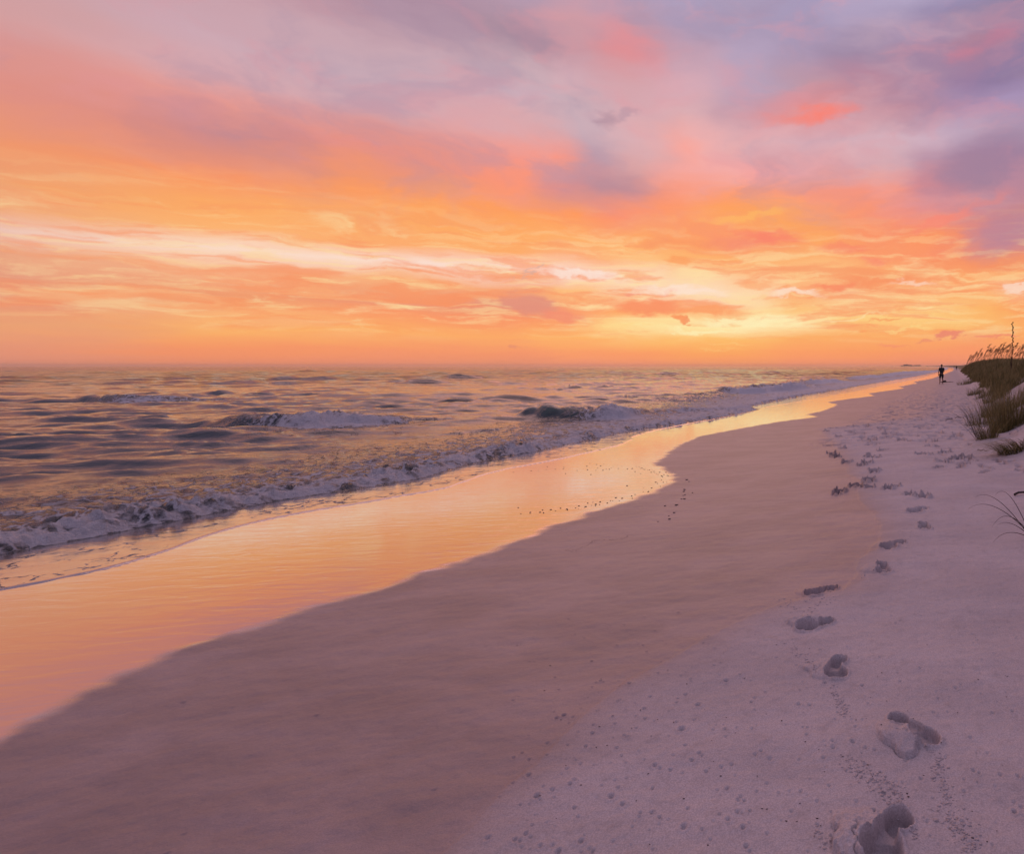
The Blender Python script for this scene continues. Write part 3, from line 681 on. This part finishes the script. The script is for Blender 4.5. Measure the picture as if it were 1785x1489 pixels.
# dense cover of the dune: nobody could count it
def dune_cover():
    n = 150000
    t = 26 + 130*RNG.random(n)**1.5; s = 1.5 + 9*RNG.random(n)**1.15
    x, y = xy(s, t); f_ = 1.75 + .25*fbm(x/2, y/2, 3, 62)
    edge = 28.0 + 2*pn(x/3, y/3, 63)
    vis = (x/y < .52) & (s > f_ - .1) & (t > edge)
    x, y, s, t = x[vis], y[vis], s[vis], t[vis]
    n = len(x)
    P = np.stack([x, y, top_z(x, y) - .03], 1)
    h = RNG.uniform(.35, .75, n)*(.85+.75*fbm(x/1.3, y/2.2, 3, 160))*ss(1.4, 2.6, s + .4)
    a = RNG.uniform(0, 2*PI, n); rc = h*RNG.uniform(.1, .5, n)
    ln = np.stack([np.cos(a)*rc + .16*h, np.sin(a)*rc], 1)
    me = blade_mesh('dune_grass', M_GRASS, P, np.clip(h, .12, 1), ln, np.clip(RNG.normal(.3, .2, n), 0, 1), (.010+.0003*t)*RNG.uniform(.6, 1.4, n), seg=2)
    o = bpy.data.objects.new('dune_grass', me); link(o); tag(o, 'dense olive grass cover on the dune', 'grass', kind='stuff')
    print('cover blades', n)
dune_cover()

# sea oats
def tube(pts, rad, sides=5):
    pts = np.array(pts, float); n = len(pts); tg = np.gradient(pts, axis=0); tg /= np.linalg.norm(tg, axis=1)[:, None]
    a = np.cross(tg, [.31, .95, .05]); a /= np.linalg.norm(a, axis=1)[:, None]; b = np.cross(tg, a)
    ang = np.arange(sides)*2*PI/sides; rad = np.broadcast_to(np.asarray(rad, float), (n,))
    V = (pts[:, None] + rad[:, None, None]*(np.cos(ang)[None, :, None]*a[:, None] + np.sin(ang)[None, :, None]*b[:, None])).reshape(-1, 3)
    F = []
    for i in range(n-1):
        for j in range(sides): F.append((i*sides+j, i*sides+(j+1) % sides, (i+1)*sides+(j+1) % sides, (i+1)*sides+j))
    return V, F
def join(parts):
    Vs, Fs, n = [], [], 0
    for V, F in parts:
        Vs.append(np.asarray(V)); Fs.append(np.asarray(F) + n); n += len(V)
    return np.concatenate(Vs), np.concatenate(Fs)
def oat_variant(h, lean, rs):
    K = np.linspace(0, 1, 8)
    C = np.stack([lean*h*(.3*K+.7*K**2), .1*rs.uniform(-1, 1)*h*K, h*(K - .10*K**3)], 1)
    sv, sf = tube(C, np.linspace(.009, .005, 8), 4)
    me1 = mesh_np('stalk', sv, np.array(sf), M_STALK)
    top = C[-1]; tg = C[-1]-C[-2]; tg /= np.linalg.norm(tg); parts = []
    for q in range(15):
        k = q/14; p = C[-1] - tg*.04 + np.array([.13*k + .06*k*k, rs.uniform(-.02, .02), .30*k - .06*k*k])
        L = .10*(1-.4*abs(k-.4)); w = .020
        dr = np.array([rs.uniform(.1, .8)*(1 if q % 2 else -.35), rs.uniform(-.5, .5), rs.uniform(-.5, .4)]); dr /= np.linalg.norm(dr); sd = np.cross(dr, [0, 1, .2]); sd /= np.linalg.norm(sd); u_ = np.cross(dr, sd)
        V = [p, p+dr*L*.5+sd*w, p+dr*L*.5+u_*w*.5, p+dr*L*.5-sd*w, p+dr*L*.5-u_*w*.5, p+dr*L]
        parts.append((V, [(0,1,2,2),(0,2,3,3),(0,3,4,4),(0,4,1,1),(5,2,1,1),(5,3,2,2),(5,4,3,3),(5,1,4,4)]))
    V, F = join(parts)
    bm = bmesh.new(); vs = [bm.verts.new(v) for v in V]
    for f_ in F: 
        try: bm.faces.new([vs[i] for i in f_[:3]])
        except ValueError: pass
    me2 = bpy.data.meshes.new('seed_head'); bm.to_mesh(me2); bm.free(); me2.materials.append(M_SEED)
    return me1, me2
rs = random.Random(5)
OATS = [oat_variant(h, l, rs) for h, l in ((1.05, .22), (1.25, .30), (.95, .15), (1.15, .38), (1.3, .2))]
def oat(x, y, v, sc, rz, label, group):
    r = empty('sea_oat', (x, y, float(top_z(x, y)) - .03), rz); r.scale = (sc, sc, sc)
    for nm, me in zip(('stalk', 'seed_head'), OATS[v]): link(bpy.data.objects.new(nm, me), r)
    tag(r, label, 'sea oat', group); return r
def crest(px, y0=30, y1=120):
    a = (px-CX)/FPX; ys = np.linspace(y0, y1, 200); e = (top_z(a*ys, ys)-EYE)/ys; e[st(a*ys, ys)[0] < 1.9] = -9
    k = int(np.argmax(e)); return a*ys[k], ys[k]
for k in range(170):
    px = 1680 + 122*(k+.5)/170 + rs.uniform(-1.5, 1.5); x, y = crest(px); y += rs.uniform(-4, 5); x = (px-CX)/FPX*y
    oat(x, y, rs.randrange(5), rs.uniform(.65, 1.3)*(1.35 + .004*max(0, y-40) + .0035*(px-1684)), rs.uniform(-.4, .4), 'slender brown sea oat leaning right among the others on the dune crest', 'sea oats along the dune crest')
for px, up_, lab in ((1737, 606, 'leftmost of the three taller sea oats just left of the podded stalk'), (1742, 607, 'middle of the three taller sea oats left of the podded stalk'), (1746, 606, 'taller sea oat nearest the left side of the podded stalk')):
    x, y = crest(px - 7); x = (px-7-CX)/FPX*y; hh = (639-up_)/FPX*y + EYE - float(top_z(x, y)); oat(x, y, 1, hh/1.42, 0, lab, 'three taller sea oats left of the podded stalk')
# tall stalk with seed pods
def pod_stalk():
    y = 34.0; x = (1761-CX)/FPX*y; z0 = float(top_z(x, y)); top = EYE + (639-563)/FPX*y; h = top - z0
    r = empty('pod_stalk', (x, y, z0)); tag(r, 'tall upright dark stalk with seed pods, rising highest above the dune', 'plant')
    K = np.linspace(0, 1, 14); C = np.stack([.05*np.sin(K*2.2) - .13*K**2*.6, 0*K, h*K], 1)
    V, F = tube(C, np.linspace(.014, .004, 14), 6); mesh_obj('stem', V, np.array(F), M_SEED, r)
    for q in range(17):
        k = .50 + .49*(q/16)**.9; p = np.array([np.interp(k, K, C[:, 0]), 0, h*k]); a = (q % 3)*1.1 - 1.1 + (PI if q % 4 == 3 else 0); L = .10*(1.2-.7*(k-.4))
        bm = bmesh.new(); bmesh.ops.create_uvsphere(bm, u_segments=6, v_segments=5, radius=1)
        for v in bm.verts: v.co = Vector((v.co.x*.038*(1+.3*v.co.z), v.co.y*.034, v.co.z*L*.5))
        me = bpy.data.meshes.new('seed_pod'); bm.to_mesh(me); bm.free(); me.materials.append(M_SEED)
        for f_ in me.polygons: f_.use_smooth = True
        o = link(bpy.data.objects.new('seed_pod', me), r); o.location = p + np.array([math.cos(a)*.036, math.sin(a)*.03, .01]); o.rotation_euler = (math.sin(-a)*.5, math.cos(a)*.5, 0)
    n = 46; P = np.zeros((n, 3)); P[:, 2] = RNG.uniform(.0, .45*h, n); a = RNG.uniform(0, 2*PI, n); hh = RNG.uniform(.18, .36, n)
    ln = np.stack([np.cos(a)*.16, np.sin(a)*.16], 1)
    me = blade_mesh('leaf', M_DRYGR, P, hh, ln, np.full(n, .4), np.full(n, .03), seg=4); link(bpy.data.objects.new('leaf', me), r)
pod_stalk()

# ------------------------------------------------------------------ people
M_SKIN = simple('skin', (.20, .10, .07), .55, .08, 20); M_SHIRT = simple('shirt_cloth', (.020, .022, .026), .85, .2, 40)
M_SHORT = simple('shorts_cloth', (.016, .020, .024), .85, .2, 40); M_HAIR = simple('hair', (.012, .008, .006), .6, .3, 80)
def skin_mesh(name, verts, edges, radii, mat, parent, sub=2, root=0):
    me = bpy.data.meshes.new(name); me.from_pydata(verts, edges, []); me.materials.append(mat)
    o = link(bpy.data.objects.new(name, me), parent)
    md = o.modifiers.new('skin', 'SKIN'); md.use_smooth_shade = True
    sv = me.skin_vertices[0].data
    for i, r_ in enumerate(radii): sv[i].radius = r_ if isinstance(r_, tuple) else (r_, r_)
    sv[root].use_root = True
    o.modifiers.new('sub', 'SUBSURF').levels = sub; o.modifiers['sub'].render_levels = sub
    return o
def person(px, py, y, height, label, rz, bag=False):
    x = (px-CX)/FPX*y; z = float(top_z(x, y))
    r = empty('person', (x, y, z), rz); k = height/1.78; r.scale = (k, k, k); tag(r, label, 'person')
    V, E, R = [], [], []
    def add(p, rad, link_to=None):
        V.append(p); R.append(rad)
        if link_to is not None: E.append((link_to, len(V)-1))
        return len(V)-1
    pel = add((0, 0, .95), (.15, .11)); waist = add((0, .0, 1.10), (.135, .10), pel); chest = add((0, .01, 1.30), (.16, .115), waist); nb = add((0, -.005, 1.46), (.075, .07), chest)
    nk = add((0, .0, 1.53), .055, nb); jaw = add((0, .015, 1.60), (.062, .075), nk); hd = add((0, .005, 1.69), (.078, .094), jaw); add((0, -.005, 1.76), (.05, .06), hd)
    for sgn in (-1, 1):
        hp = add((sgn*.10, 0, .88), (.10, .10), pel); kn = add((sgn*.12, .015, .50), (.058, .062), hp); cf = add((sgn*.125, -.02, .36), (.056, .060), kn); an = add((sgn*.13, -.01, .085), .036, cf)
        he = add((sgn*.132, .03, .04), (.042, .032), an); add((sgn*.15, .15, .025), (.045, .02), he)
        sh = add((sgn*.17, 0, 1.42), .062, chest); el = add((sgn*(.255 if sgn < 0 else .25), .0 if sgn < 0 else .04, 1.14), .040, sh)
        wr = add((sgn*.25, .06, .90) if sgn < 0 else (.20, .20, 1.02), .026, el)
        hx, hy, hz = V[wr]; pm = add((hx, hy+.02, hz-.07), (.036, .018), wr)
        for q in range(4): f1 = add((hx + (-.028+.019*q), hy+.028, hz-.125), .0095, pm); add((hx+(-.028+.019*q), hy+.040, hz-.165+.006*abs(q-1.5)), .008, f1)
        th = add((hx-sgn*.045, hy+.045, hz-.07), .011, pm); add((hx-sgn*.05, hy+.06, hz-.105), .009, th)
    skin_mesh('body', V, E, R, M_SKIN, r)
    sv = [(0,0,.93),(0,0,1.10),(0,.01,1.30),(0,-.005,1.465)]; sr = [(.185,.135),(.175,.13),(.195,.145),(.085,.08)]; se = [(0,1),(1,2),(2,3)]
    for sgn in (-1, 1):
        sv += [(sgn*.18, 0, 1.41), (sgn*.235, .01, 1.22)]; sr += [.088, .068]; n = len(sv); se += [(2, n-2), (n-2, n-1)]
    skin_mesh('shirt', sv, se, sr, M_SHIRT, r)
    hv = [(0,0,.97)]; hr = [(.175,.13)]; he = []
    for sgn in (-1, 1):
        hv += [(sgn*.10,0,.84),(sgn*.118,.01,.58),(sgn*.12,.012,.52)]; hr += [.118,.092,.088]; n = len(hv); he += [(0,n-3),(n-3,n-2),(n-2,n-1)]
    skin_mesh('shorts', hv, he, hr, M_SHORT, r)
    skin_mesh('hair', [(0,-.022,1.62),(0,-.015,1.71),(0,-.008,1.775)], [(0,1),(1,2)], [(.066,.075),(.088,.098),(.062,.072)], M_HAIR, r)
    for sgn in (-1, 1):
        bm = bmesh.new(); bmesh.ops.create_uvsphere(bm, u_segments=8, v_segments=6, radius=1); bmesh.ops.scale(bm, verts=bm.verts, vec=(.010, .018, .030))
        me = bpy.data.meshes.new('ear'); bm.to_mesh(me); bm.free(); me.materials.append(M_SKIN); o = link(bpy.data.objects.new('ear', me), r); o.location = (sgn*.088, .005, 1.66)
    bm = bmesh.new(); bmesh.ops.create_cone(bm, segments=6, radius1=.016, radius2=.006, depth=.04); me = bpy.data.meshes.new('nose'); bm.to_mesh(me); bm.free(); me.materials.append(M_SKIN)
    o = link(bpy.data.objects.new('nose', me), r); o.location = (0, .108, 1.655)
    return r
person(1640, 667, 58, 1.80, 'person in a dark t-shirt and dark knee-length shorts standing on the sand, seen from behind', .05)
person(1666, 643, 235, 1.75, 'far smaller person in dark clothes standing near the dune, beyond the nearer one', 0)

# seaweed by the nearer person's feet, driftwood at right
M_WEED = simple('seaweed', (.035, .018, .016), .6, .4, 30); M_WOOD = simple('driftwood', (.06, .04, .035), .8, .4, 25)
def lump(name, loc, size, mat, label, cat, seed, parts=5, group=None):
    rr_ = random.Random(seed); bm = bmesh.new()
    for q in range(parts):
        g = bmesh.ops.create_icosphere(bm, subdivisions=2, radius=1); c = Vector((rr_.uniform(-.5, .5)*size[0], rr_.uniform(-.4, .4)*size[1], size[2]*rr_.uniform(0, .3)))
        for v in g['verts']:
            n = 1 + .35*math.sin(v.co.x*7+q)*math.cos(v.co.y*6-q)
            v.co = Vector((v.co.x*size[0]*.4*n, v.co.y*size[1]*.4*n, v.co.z*size[2]*.6*n)) + c
    me = bpy.data.meshes.new(name); bm.to_mesh(me); bm.free(); me.materials.append(mat)
    o = link(bpy.data.objects.new(name, me)); o.location = loc; tag(o, label, cat, group); return o
def ground_pt(px, py, dz=0):
    x, y = pix_ground(px, py); return (x, y, float(top_z(x, y)) + dz)
lump('seaweed_pile', ground_pt(1646.5, 666, .05), (.24, .15, .16), M_WEED, 'small dark seaweed pile on the sand right of the standing person', 'seaweed', 3)
lump('seaweed_strand', ground_pt(1651, 666.5, .01), (.9, .3, .07), M_WEED, 'flat dark seaweed strand trailing right from the seaweed pile', 'seaweed', 4)
def stick(name, p0, p1, sag, rad, label, cat, twigs=3, seed=1):
    rr_ = random.Random(seed); a = np.array(p0); b = np.array(p1); K = np.linspace(0, 1, 10)[:, None]
    C = a + (b-a)*K; C[:, 2] += sag*np.sin(K[:, 0]*PI) + .01*np.sin(K[:, 0]*14); C -= a
    V, F = tube(C, np.linspace(rad, rad*.45, 10), 6)
    r = empty(name, p0); tag(r, label, cat); mesh_obj('stem', V, np.array(F), M_WOOD, r)
    for q in range(twigs):
        k = rr_.randint(2, 7); c = C[k]; L = rr_.uniform(.12, .3)*np.linalg.norm(b-a); d = np.array([rr_.uniform(-1, 1), rr_.uniform(-.6, .6), rr_.uniform(.1, .5)]); d /= np.linalg.norm(d)
        V, F = tube([c, c+d*L*.5, c+d*L+np.array([0, 0, -.02])], [rad*.5, rad*.4, rad*.2], 5); mesh_obj('twig', V, np.array(F), M_WOOD, r)
stick('dry_branch', ground_pt(1645, 732, .01), ground_pt(1697, 726, .03), .03, .011, 'thin dry branch lying across the sand left of the grass clumps', 'branch', 5, 3)
stick('driftwood_stick', ground_pt(1768, 866, .015), ground_pt(1830, 855, .02), .015, .014, 'dark driftwood stick on the sand just above the long arching blades', 'driftwood', 2, 6)
stick('fallen_stem', ground_pt(1704, 786, .01), ground_pt(1722, 788, .01), .01, .006, 'short brown stem lying at the foot of the sand mound below the drooping tuft', 'branch', 1, 8)

# ------------------------------------------------------------------ bits on the sand
def bit_mesh(name, mat, seed, flat=.5, pts=1):
    bm = bmesh.new(); bmesh.ops.create_icosphere(bm, subdivisions=1, radius=1); rr_ = random.Random(seed)
    for v in bm.verts: v.co = Vector((v.co.x*rr_.uniform(.7, 1.2), v.co.y*rr_.uniform(.5, 1), v.co.z*flat*rr_.uniform(.7, 1.2)))
    me = bpy.data.meshes.new(name); bm.to_mesh(me); bm.free(); me.materials.append(mat); return me
M_SHELL = simple('dark_shell', (.10, .06, .045), .5, .4, 50); M_DEBRIS = simple('dark_debris', (.09, .06, .055), .8, .4, 60)
SH = [bit_mesh('shell_fragment', M_SHELL, s_) for s_ in range(4)]; DB = [bit_mesh('debris_bit', M_DEBRIS, s_+10, .6) for s_ in range(4)]
def scatter(name, meshes, pts, size, label, cat, group):
    for i, (x, y) in enumerate(pts):
        o = bpy.data.objects.new(name, meshes[i % len(meshes)]); link(o); k = random.uniform(*size)
        o.location = (x, y, float(top_z(x, y)) + k*.25); o.scale = (k*random.uniform(.7, 1.5), k, k*.7); o.rotation_euler = (0, 0, random.uniform(-.8, .8)); tag(o, label, cat, group)
sh_px = [(893+a/5, 760+b/5) for a, b in [(305,270),(295,293),(375,290),(450,275),(445,287),(165,305),(228,303),(565,303),(650,265),(675,240),(655,295),(685,338),(735,250),(770,262),(797,247),(745,282),(730,300),(790,300),(820,292),(845,292),(862,280),(880,267),(925,285),
     (955,265),(1003,288),(1045,285),(1080,267),(1105,270),(1115,285),(1130,280),(1140,288),(1150,293),(1160,287),(1180,300),(1195,298),(1210,318),(1218,300),(1235,310),(1240,325),(1255,330),(1270,335),(1285,318),(1300,350),(1310,355),(1322,338),(1340,318),(1350,345),(1360,350),(1120,330),(1070,312),
     (1250,405),(1265,415),(1300,385),(1345,405),(1315,405),(1290,440),(1215,455),(1145,453),(1142,488),(1185,487),(1070,512),(1040,525),(1045,545),(957,545),(903,540),(932,567),(875,567),(855,567),(828,587),(765,577),(760,600),(727,598),(703,580),(725,612),(690,607),(657,587),(640,618),(630,625),
     (580,612),(575,637),(552,630),(475,640),(480,647),(420,632),(377,655),(335,645),(265,648),(272,671),(243,667),(158,665),(155,675),(75,680),(52,627),(10,318),(465,330),(1000,435)]]
scatter('shell_fragment', SH, [pix_ground(*p) for p in sh_px], (.007, .016), 'tiny dark shell fragment on the glossy wet sand beside the cusp of dry sand', 'shell', 'shell fragments scattered over the wet sand')
db_px = [(893+a/5, 760+b/5) for a, b in [(1500,470),(1495,485),(1505,515),(1490,520),(1475,550),(1440,600),(1430,605),(1520,385),(1540,400),(1570,500),(1330,612),(1270,750),(1410,670),(1365,700),(1370,728),(1500,550)]]
scatter('seaweed_bit', DB, [pix_ground(*p) for p in db_px], (.010, .022), 'small dark seaweed bit on the smooth damp sand right of the wet cusp', 'seaweed', 'seaweed bits on the damp sand')
dd_px = []
for k in range(95): dd_px.append((RNG.uniform(900, 1780), RNG.uniform(1080, 1485)))
scatter('debris_bit', DB, [pix_ground(*p) for p in dd_px], (.0022, .0042), 'tiny dark grain of debris on the dry crusted sand in the foreground', 'debris', 'dark grains on the foreground sand')
# low line of grit left by an old wave, and crumbs of crust beside the footprints
def lumps_mesh(name, pts, rad, mat, label):
    bm = bmesh.new(); bmesh.ops.create_icosphere(bm, subdivisions=1, radius=1)
    bv = np.array([v.co[:] for v in bm.verts]); bf = np.array([[v.index for v in f_.verts] for f_ in bm.faces]); bm.free()
    n = len(pts); pts = np.array(pts); R = RNG.uniform(rad[0], rad[1], n)*RNG.random(n)**.5
    V = bv[None]*(1+RNG.uniform(-.3, .3, (n, len(bv), 1)))*R[:, None, None]*np.array([1.2, 1.1, .55])
    z = top_z(pts[:, 0], pts[:, 1]); V += np.stack([pts[:, 0], pts[:, 1], z + R*.08], 1)[:, None]
    F = (bf[None] + (np.arange(n)*len(bv))[:, None, None]).reshape(-1, 3)
    me = mesh_np(name, V.reshape(-1, 3), F, mat, attrs=dict(wet=np.zeros(n*len(bv)), dry=np.full(n*len(bv), .9), veg=np.zeros(n*len(bv))))
    o = link(bpy.data.objects.new(name, me)); tag(o, label, 'sand', kind='stuff')
cp = []
for (ax, ay, bx, by, wd, n) in [(1452,1200,1476,1252,9,140),(1350,1040,1420,1078,14,70),(1370,1120,1425,1172,9,90),(1475,1325,1560,1405,22,170),(1545,1360,1575,1410,9,60),(1630,1335,1650,1400,14,120),(1640,1400,1700,1489,24,210),
                                (1410,1070,1450,1040,10,40),(1500,1005,1540,985,8,40),(1560,930,1600,935,12,50),(1610,1300,1640,1330,10,60),(1400,1055,1470,1020,5,30),(1425,1450,1445,1480,10,30),(1580,1440,1600,1470,8,40)]:
    for q in range(n):
        k = RNG.random(); px = ax+(bx-ax)*k + RNG.normal(0, wd*.5); py = ay+(by-ay)*k + RNG.normal(0, wd*.5)
        cp.append(pix_ground(px, min(py, 1500)))
lumps_mesh('sand_crumbs', cp, (.0015, .0075), M_SAND, 'loose crumbs of broken sand crust beside the footprints')
gp = []
for k in range(260):
    u_ = RNG.random(); px = 985 + 110*u_; py = 960 - 27*u_ + 4*math.sin(u_*9) + RNG.normal(0, 1.3); gp.append(pix_ground(px, py))
lumps_mesh('wrack_grit', gp, (.001, .0045), M_DEBRIS, 'thin broken line of dark grit left on the damp sand by an old wave')

# ------------------------------------------------------------------ far skyline
M_FAR = simple('far_plaster', (.30, .26, .25), .8, .1, .1); M_GL = simple('window_glass', (.04, .05, .06), .2, .2, .1)
def building(px, y, w, h, d, label):
    x = (px-CX)/FPX*y; z = 2.0
    r = empty('apartment_tower', (x, y, z)); tag(r, label, 'building', 'far towers on the coast')
    def box(name, c, sz, mat):
        bm = bmesh.new(); bmesh.ops.create_cube(bm, size=1); bmesh.ops.scale(bm, verts=bm.verts, vec=sz); bmesh.ops.translate(bm, verts=bm.verts, vec=c)
        me = bpy.data.meshes.new(name); bm.to_mesh(me); bm.free(); me.materials.append(mat); link(bpy.data.objects.new(name, me), r)
    box('wall', (0, 0, h/2), (w, d, h), M_FAR); box('roof', (0, 0, h+.6), (w*.9, d*.9, 1.2), M_FAR); box('lift_house', (w*.2, 0, h+2.2), (w*.25, d*.4, 2.2), M_FAR)
    n = max(2, int(h/4))
    for q in range(n): box('window_band', (0, -d/2-.05, 2.5+q*(h-2)/n), (w*.86, .1, 1.3), M_GL)
for q, (px, w, h, lab) in enumerate([(1572,26,7,'lowest hazy tower, farthest left on the coast skyline'),(1578,36,15,'tallest hazy tower of the pale coast skyline, left of centre'),(1585,30,11,'hazy mid height tower right of the tallest one on the coast skyline'),(1592,50,8,'wide low hazy building between towers on the coast skyline'),(1600,32,10,'hazy tower farthest right on the coast skyline')]):
    building(px, 5200, w, h, 20, lab)

# ------------------------------------------------------------------ sea haze
def haze():
    me = bpy.data.meshes.new('haze'); bm = bmesh.new(); bmesh.ops.create_cube(bm, size=1)
    bmesh.ops.scale(bm, verts=bm.verts, vec=(29000, 29000, 44)); bmesh.ops.translate(bm, verts=bm.verts, vec=(0, 0, 44/2 - 5.2)); bm.to_mesh(me); bm.free()
    o = link(bpy.data.objects.new('haze', me)); tag(o, 'thin warm sea haze over the whole beach', 'haze', kind='stuff')
    m = bpy.data.materials.new('haze'); m.use_nodes = True; m.node_tree.nodes.clear(); T = NT(m.node_tree)
    out = T.node('ShaderNodeOutputMaterial'); v = T.node('ShaderNodeVolumePrincipled'); T.l.new(v.outputs[0], out.inputs['Volume'])
    v.inputs['Color'].default_value = (.95, .93, .92, 1); v.inputs['Density'].default_value = .00006; v.inputs['Anisotropy'].default_value = .7
    me.materials.append(m)
haze()
